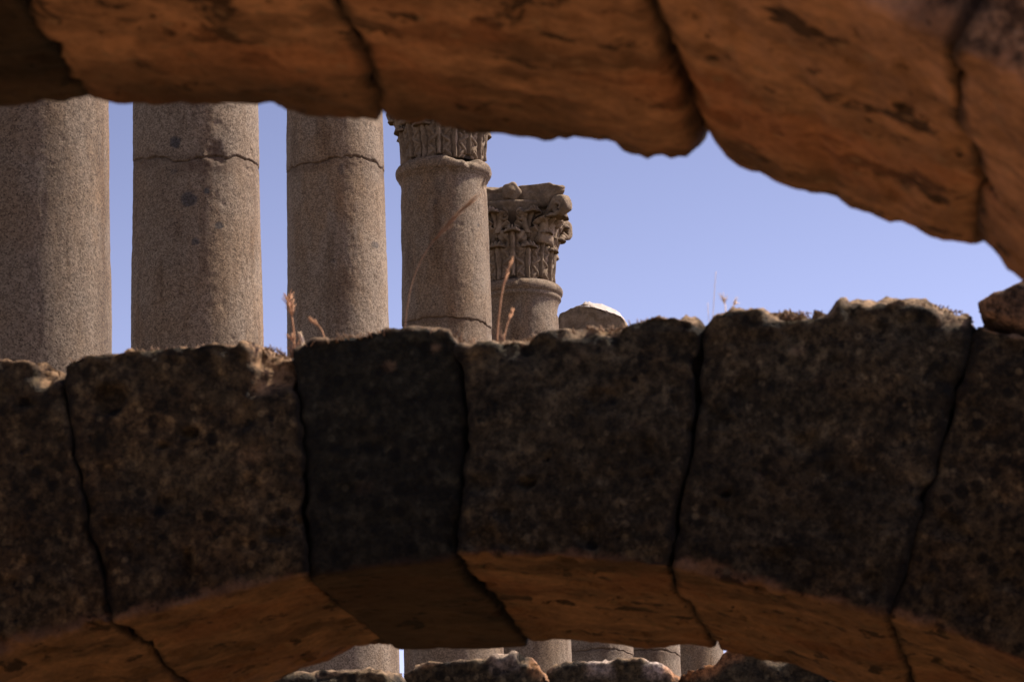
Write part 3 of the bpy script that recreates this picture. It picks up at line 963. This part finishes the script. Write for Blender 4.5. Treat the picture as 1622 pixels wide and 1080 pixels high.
def abacus(seed, chip=0.0):
    prof_ = [(.66, .10), (.675, .055), (.70, .035), (.72, .022), (.735, .010), (.75, .002), (.785, .0), (.80, .006), (.81, .012), (.83, .010), (.85, .0), (.866, .004), (.87, .02)]
    ring = []
    h, c, m_ = .53, .53, .40
    for s in range(4):
        for t in np.linspace(-1, 1, 34)[:-1]:
            yy = h * .92 * t
            xx = m_ + (c - m_) * t * t
            if t == -1: xx = c * .965
            a = s * pi / 2
            ring.append((xx * cos(a) - yy * sin(a), xx * sin(a) + yy * cos(a)))
    ring = np.array(ring); n = len(ring)
    V = []
    for (z, ins) in prof_:
        sc = 1 - ins / np.hypot(ring[:, 0], ring[:, 1])
        for k in range(n): V.append((ring[k, 0] * sc[k], ring[k, 1] * sc[k], z))
    for fct in (.8, .55, .3, .1):
        for k in range(n): V.append((ring[k, 0] * fct, ring[k, 1] * fct, .872))
    V = np.array(V)
    rows = len(prof_) + 4
    Fs = [(j * n + k, j * n + (k + 1) % n, (j + 1) * n + (k + 1) % n, (j + 1) * n + k) for j in range(rows - 1) for k in range(n)]
    Fs.append(tuple((rows - 1) * n + k for k in range(n)))
    Fs.append(tuple(k for k in range(n))[::-1])
    r = np.hypot(V[:, 0], V[:, 1])
    ero = 0.055 * smooth(0.0, 0.6, fbm(V + seed, 7, 4, seed)) * smooth(.3, .6, r) + 0.012 * fbm(V + seed, 24, 3, seed + 3)
    tip = smooth(.58, .74, r)
    V[:, 2] = .765 + (V[:, 2] - .765) * (1 - 0.45 * tip * (V[:, 2] > .66))
    V[:, :2] *= (1 - (ero + 0.03 * tip) / np.maximum(r, .1))[:, None]
    V[:, 2] -= 0.035 * smooth(0.0, 0.6, fbm(V + seed, 7, 4, seed + 9)) * smooth(.8, .86, V[:, 2])
    return V, Fs

def fleuron(phi, seed):
    nu, nv = 26, 18
    V = []
    for j in range(nv + 1):
        for i in range(nu):
            a, b_ = 2 * pi * i / nu, pi * j / nv
            r = .088 * (1 + .10 * cos(5 * a) * sin(b_))
            p = (cos(b_) * .055 + .02 * cos(6 * b_) * .3, sin(b_) * cos(a) * r, sin(b_) * sin(a) * r)
            V.append((.425 + p[0], p[1], .800 + p[2]))
    V = np.array(V)
    V += 0.008 * np.stack([fbm(V + seed, 10, 3, seed + k) for k in range(3)], 1)
    R = np.array([[cos(phi), -sin(phi), 0], [sin(phi), cos(phi), 0], [0, 0, 1]])
    V = V @ R.T
    Fs = [(j * nu + i, j * nu + (i + 1) % nu, (j + 1) * nu + (i + 1) % nu, (j + 1) * nu + i) for j in range(nv) for i in range(nu)]
    return V, Fs

_cap_cache = {}
def cap_pieces(kind):
    if kind in _cap_cache: return _cap_cache[kind]
    ps = []
    V, Fs = lathe([(0.0, .33)] + [(z, float(rbell(z))) for z in np.linspace(.005, .66, 24)] + [(.69, .47), (.715, .465), (.72, .3)], 96, 0, 0, 0, 3, .012, 10)
    ps.append(("bell", V, Fs, 0.85 * smooth(0.62, 0.5, V[:, 2]) + 0.15))  # bell darkened below its lip, shade painted in behind the leaves
    for k in range(8): ps.append(("acanthus_leaf",) + leaf(k * pi / 4 + pi / 8, .30, .145, .0, .034, .018, 11 + k))
    for k in range(8): ps.append(("acanthus_leaf",) + leaf(k * pi / 4, .40, .135, .03, .040, .036, 31 + k))
    for k in range(8): ps.append(("calyx_leaf",) + leaf(k * pi / 4 + pi / 8, .22, .135, .38, .038, .06, 51 + k))
    if kind == 'whole':
        for k in range(4):
            V, Fs = corner_volute(pi / 4 + k * pi / 2, 71 + k); ps.append(("volute", V, Fs, None))
            # the leaf that carries the corner scroll
            ps.append(("corner_leaf",) + leaf(pi / 4 + k * pi / 2, .22, .17, .32, .065, .14, 91 + k))
        for k in range(4):
            for s in (-1, 1):
                V, Fs = helix_scroll(k * pi / 2, s, 111 + k); ps.append(("helix", V, Fs, None))
        V, Fs = abacus(5); ps.append(("abacus", V, Fs, None))
        for k in range(4):
            V, Fs = fleuron(k * pi / 2, 131 + k); ps.append(("fleuron", V, Fs, None))
    else:
        for k in range(4):
            V, Fs = corner_volute(pi / 4 + k * pi / 2, 71 + k); V[:, 2] *= .93; ps.append(("volute", V, Fs, None))
        V, Fs = abacus(17); 
        V[:, 2] = .685 + (V[:, 2] - .685) * .45
        ps.append(("abacus", V, Fs, None))
    _cap_cache[kind] = ps
    return ps

CAP_ROT = {4: radians(-5), 3: radians(17 - 22.5)}
_cap_mesh = {}
def make_capital(i, root, kind='whole'):
    x, y = C_[i][:2]
    fa = atan2(EYE[1] - y, EYE[0] - x)
    rot = fa + CAP_ROT.get(i, radians(-4 + i))
    if i == 4: rot = fa - radians(1)
    cap = bpy.data.objects.new("capital", None)
    S.collection.objects.link(cap)
    cap.parent = root
    cap.location = (x + (-0.045 if i == 4 else 0) - root.location[0], y - root.location[1], ZT[i] - root.location[2] - 0.004)
    cap.rotation_euler = (0, 0, rot)
    sc = float(diam(ZT[i])) / 0.745
    sx_ = sc * (1.06 if i == 4 else 1.0)
    cap.scale = (sx_, sx_, sc * (1.07 if i == 4 else 1.0))
    for q, (nm, V, Fs, hol) in enumerate(cap_pieces(kind)):
        key = (kind, q)
        if key not in _cap_mesh:
            me = bpy.data.meshes.new(nm)
            me.from_pydata(V.tolist(), [], [tuple(f) for f in Fs])
            me.update()
            me.polygons.foreach_set("use_smooth", np.ones(len(me.polygons), dtype=bool))
            at = me.attributes.new("hollow_shade", 'FLOAT', 'POINT')
            at.data.foreach_set("value", np.asarray(hol if hol is not None else np.zeros(len(V)), dtype=np.float32))
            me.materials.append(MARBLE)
            _cap_mesh[key] = me
        o = bpy.data.objects.new(nm, _cap_mesh[key])
        S.collection.objects.link(o)
        o.parent = cap
    return cap

LABELS = ["broad granite column cut off by the left edge of the photo",
          "granite column with a wavy crack, a brown notch and dark oval spots",
          "granite column with one thin arched crack near the top and no capital in view",
          "granite column whose chipped collar and base of a carved capital show under the near arch",
          "granite column with a complete carved leaf capital standing against the sky",
          "granite column with a broken capital topped by a pale lit stone chunk",
          "thin distant column with a slanting crack, seen in the low gap beneath the middle arch",
          "rightmost and thinnest distant column seen in the low gap beneath the middle arch"]
for i in range(8):
    x, y = C_[i][:2]
    r = empty("stone_column", (x, y, ZC), LABELS[i], "column", "granite columns of the colonnade")
    make_shaft(i, r)
    make_base(i, r)
    make_capital(i, r, 'broken' if i == 5 else 'whole')
    if i == 5:
        # pale broken chunk left on the capital
        dpt = C_[5][3]
        mpp = 0
        def at(px, py):
            t = C_[5][1] - 0.2
            rr = ray(px, py)
            return EYE + rr * (t / rr[1])
        zlow = ZT[5] + 0.56
        def outline(pts): return np.array([at(*p)[[0, 2]] for p in pts])
        Yc = C_[5][1]
        body = outline([(882, 506), (886, 499), (893, 494), (905, 489), (916, 484), (925, 482), (940, 486), (960, 493), (985, 502), (992, 512)])
        def mb(s, w_, t):
            xx = body[0, 0] + (body[-1, 0] - body[0, 0]) * s
            zz = np.interp(xx, body[:, 0], body[:, 1])
            return xx, Yc - 0.20 - 0.06 * t + .62 * w_, zlow * (1 - t) + zz * t
        block("broken_abacus", mb, (body[-1, 0] - body[0, 0], .6, .25), MARBLE, r, 66, res=.012, rnd=.02, amp=.014, top_amp=.01)
        X0, X1 = at(919, 480)[0], at(986, 500)[0]
        tp = outline([(917, 484), (924, 476), (932, 474.5), (952, 477.5), (958, 480), (974, 487), (987, 501)])
        lo = outline([(919, 487), (940, 489), (960, 495), (987, 504)])
        def mc(s, w_, t):
            xx = X0 + (X1 - X0) * s
            return xx, Yc - 0.27 + 0.16 * t + (.5 - .16 * t) * w_, np.interp(xx, lo[:, 0], lo[:, 1]) * (1 - t) + np.interp(xx, tp[:, 0], tp[:, 1]) * t
        ch = block("broken_chunk", mc, (X1 - X0, .5, .1), MARBLE, r, 67, res=.010, rnd=.004, amp=.016, top_amp=.008)
        a_ = ch.data.attributes.new("white", 'FLOAT', 'POINT'); a_.data.foreach_set("value", np.ones(len(ch.data.vertices), dtype=np.float32))
        ch['label'] = "pale broken chunk on top"

# ================================================================== dry weeds rooted on arch B
def tube(path, radii, m=7):
    path = np.array(path); n = len(path)
    T = np.gradient(path, axis=0); T /= np.linalg.norm(T, axis=1, keepdims=True)
    V, Fs = [], []
    for k in range(n):
        a = np.cross(T[k], [0, 1, .1]); a /= np.linalg.norm(a); b_ = np.cross(T[k], a)
        for j in range(m):
            t = 2 * pi * j / m
            V.append(path[k] + radii[k] * (a * cos(t) + b_ * sin(t)))
    for k in range(n - 1):
        for j in range(m):
            Fs.append((k * m + j, k * m + (j + 1) % m, (k + 1) * m + (j + 1) % m, (k + 1) * m + j))
    Fs.append(tuple(range(m))[::-1]); Fs.append(tuple((n - 1) * m + j for j in range(m)))
    return V, Fs

def merge(lst):
    V, Fs = [], []
    for v, f in lst:
        k = len(V); V += [tuple(p) for p in v]; Fs += [tuple(i + k for i in g) for g in f]
    return V, Fs

def curve_px(pts, Y, n=26, dy=0.0):
    P = np.array([on_plane(px, py, Y + dy * k / max(1, len(pts) - 1)) for k, (px, py) in enumerate(pts)])
    t = np.linspace(0, 1, len(P)); u = np.linspace(0, 1, n)
    Q = np.stack([np.interp(u, t, P[:, k]) for k in range(3)], 1)
    for _ in range(3): Q[1:-1] = (Q[:-2] + 2 * Q[1:-1] + Q[2:]) / 4
    return Q

def head(Q, r0, spikes, seed, length, spread=0.6):
    """bristly seed head along the last part of a stem"""
    rnd = random.Random(seed); out_ = []
    n = len(Q)
    for k in range(spikes):
        i = int(n * (1 - .32 * rnd.random())) - 1
        p = Q[i]; t = Q[-1] - Q[-4]; t = t / np.linalg.norm(t)
        d = t + np.array([rnd.uniform(-1, 1), rnd.uniform(-1, 1), rnd.uniform(-.6, 1)]) * spread
        d /= np.linalg.norm(d)
        L = length * rnd.uniform(.5, 1)
        out_.append(tube([p, p + d * L * .5, p + d * L], [r0, r0 * .9, r0 * .3], 5))
    return out_

def weed(label, stems, mat, base_px, Y, name="dry_grass_stalk", group="dry weeds rooted on the middle arch"):
    b_ = on_plane(*base_px, Y)
    root = empty(name, tuple(b_), label, "dry weed", group)
    for (pts, r0, r1, sp) in stems:
        Q = curve_px(pts, Y, dy=0.03)
        V, Fs = tube(Q, np.linspace(r0, r1, len(Q)))
        build("stem", V, Fs, mat, root)
        if sp:
            hv = head(Q, sp[1], sp[0], sp[3], sp[2], sp[4] if len(sp) > 4 else .6)
            V, Fs = merge(hv)
            build("seed_head", V, Fs, mat, root)
    return root

YW = YB0 + 0.05
weed("reddish dry thistle stalk with a bristly head, left of the blackened block", [([(467, 572), (466, 530), (462, 500), (456, 470)], .0022, .0016, (46, .0012, .030, 1, .9)),
      ([(466, 545), (463, 540), (460, 535)], .002, .002, (16, .0014, .02, 2, .9))], GRASS, (467, 572), YW)
def wisps(px, py, n, seed, h=26):
    rnd = random.Random(seed)
    o_ = []
    for _ in range(n):
        x0 = px + rnd.uniform(-7, 7); dx = rnd.uniform(-14, 14); hh = h * rnd.uniform(.35, 1)
        o_.append(([(x0, py), (x0 + dx * .3, py - hh * .6), (x0 + dx, py - hh)], .0008, .0004, None))
    return o_
weed("tangled wisps of dead grass in the gap right of the sunlit chipped corner", wisps(466, 566, 22, 5, 34), GRASS, (466, 566), YW, name="grass_tuft")
weed("sparse wisps of dead grass in the notch right of the blackened block", wisps(750, 556, 18, 6, 26), STRAW, (750, 556), YW, name="grass_tuft")
weed("faint wisps at the foot of the orange straw stalk", wisps(792, 540, 16, 7, 30), STRAW, (792, 540), YW, name="grass_tuft")
weed("short drooping orange seed head on the left end of the blackened block", [([(516, 545), (511, 525), (504, 515), (494, 508)], .0016, .0014, (60, .0012, .020, 3, .35))], GRASS, (516, 545), YW)
weed("stubby pale dry bud beside the thistle stalk", [([(480, 552), (479, 540), (475, 530)], .004, .004, (14, .002, .014, 4, .4))], PALEGRASS, (480, 552), YW)
weed("tall curved straw stem leaning right across the collared column", [([(640, 535), (643, 500), (650, 455), (664, 415), (690, 375), (718, 345), (748, 318)], .0012, .0010, (70, .0007, .05, 5, .22))], STRAW, (640, 535), YW + .1)
weed("upright orange straw stalk in front of the column with the complete capital", [([(787, 545), (789, 510), (794, 470), (800, 440), (806, 424)], .0022, .0014, (44, .0009, .035, 6, .16)),
      ([(798, 540), (803, 515), (810, 498)], .0014, .0012, (44, .001, .022, 7, .25))], GRASS, (787, 545), YW)
weed("hair-thin pale upright stem at the gap right of centre", [([(1127, 520), (1130, 490), (1132, 455), (1134, 430)], .0007, .0005, None), ([(1124, 518), (1122, 500), (1121, 480)], .0006, .0005, None)], PALEGRASS, (1127, 520), YW)
weed("small tuft of bleached straw on the block right of the thin stem", [([(1150, 500), (1149, 485), (1146, 474)], .0012, .0008, (16, .0009, .022, 9, .8)), ([(1158, 500), (1160, 486), (1166, 478)], .001, .0008, (10, .0009, .018, 10, .8))], PALEGRASS, (1150, 500), YW)

def tuft(label, x_px0, x_px1, n, mat, seed, h=0.022):
    """low crust of dead grass and lichen along a block's top edge"""
    rnd = random.Random(seed)
    xa, xb = on_plane(x_px0, 530, YB0)[0], on_plane(x_px1, 530, YB0)[0]
    lst = []
    for k in range(n):
        x = rnd.uniform(xa, xb); yy = YB0 + rnd.uniform(0.012, 0.10)
        z = float(tB(np.array([x]))[0]) - 0.012
        p = np.array([x, yy, z])
        d = np.array([rnd.uniform(-.9, .9), rnd.uniform(-.9, .6), 1.0]); d /= np.linalg.norm(d)
        L = h * rnd.uniform(.6, 1.5)
        lst.append(tube([p, p + d * L * .6, p + d * L + np.array([0, 0, -.003])], [.0014, .0012, .0004], 4))
    V, Fs = merge(lst)
    base = ((xa + xb) / 2, YB0 + .05, 3.78)
    o = build("dead_grass_fringe", V, Fs, mat, None, loc=base)
    tag(o, label, "dry grass", kind="stuff")
tuft("low fringe of dead grass along the rightmost stretch of the arch top", 1125, 1540, 300, DULLGRASS, 4, .009)
tuft("low fringe of dead grass along the top edge of the blackened block", 480, 735, 420, DULLGRASS, 1, .017)
tuft("low fringe of dead grass along the top of the block right of the blackened one", 745, 1100, 420, DULLGRASS, 2, .012)
tuft("low fringe of dead grass along the top of the block left of the blackened one", 110, 450, 420, DULLGRASS, 3, .012)
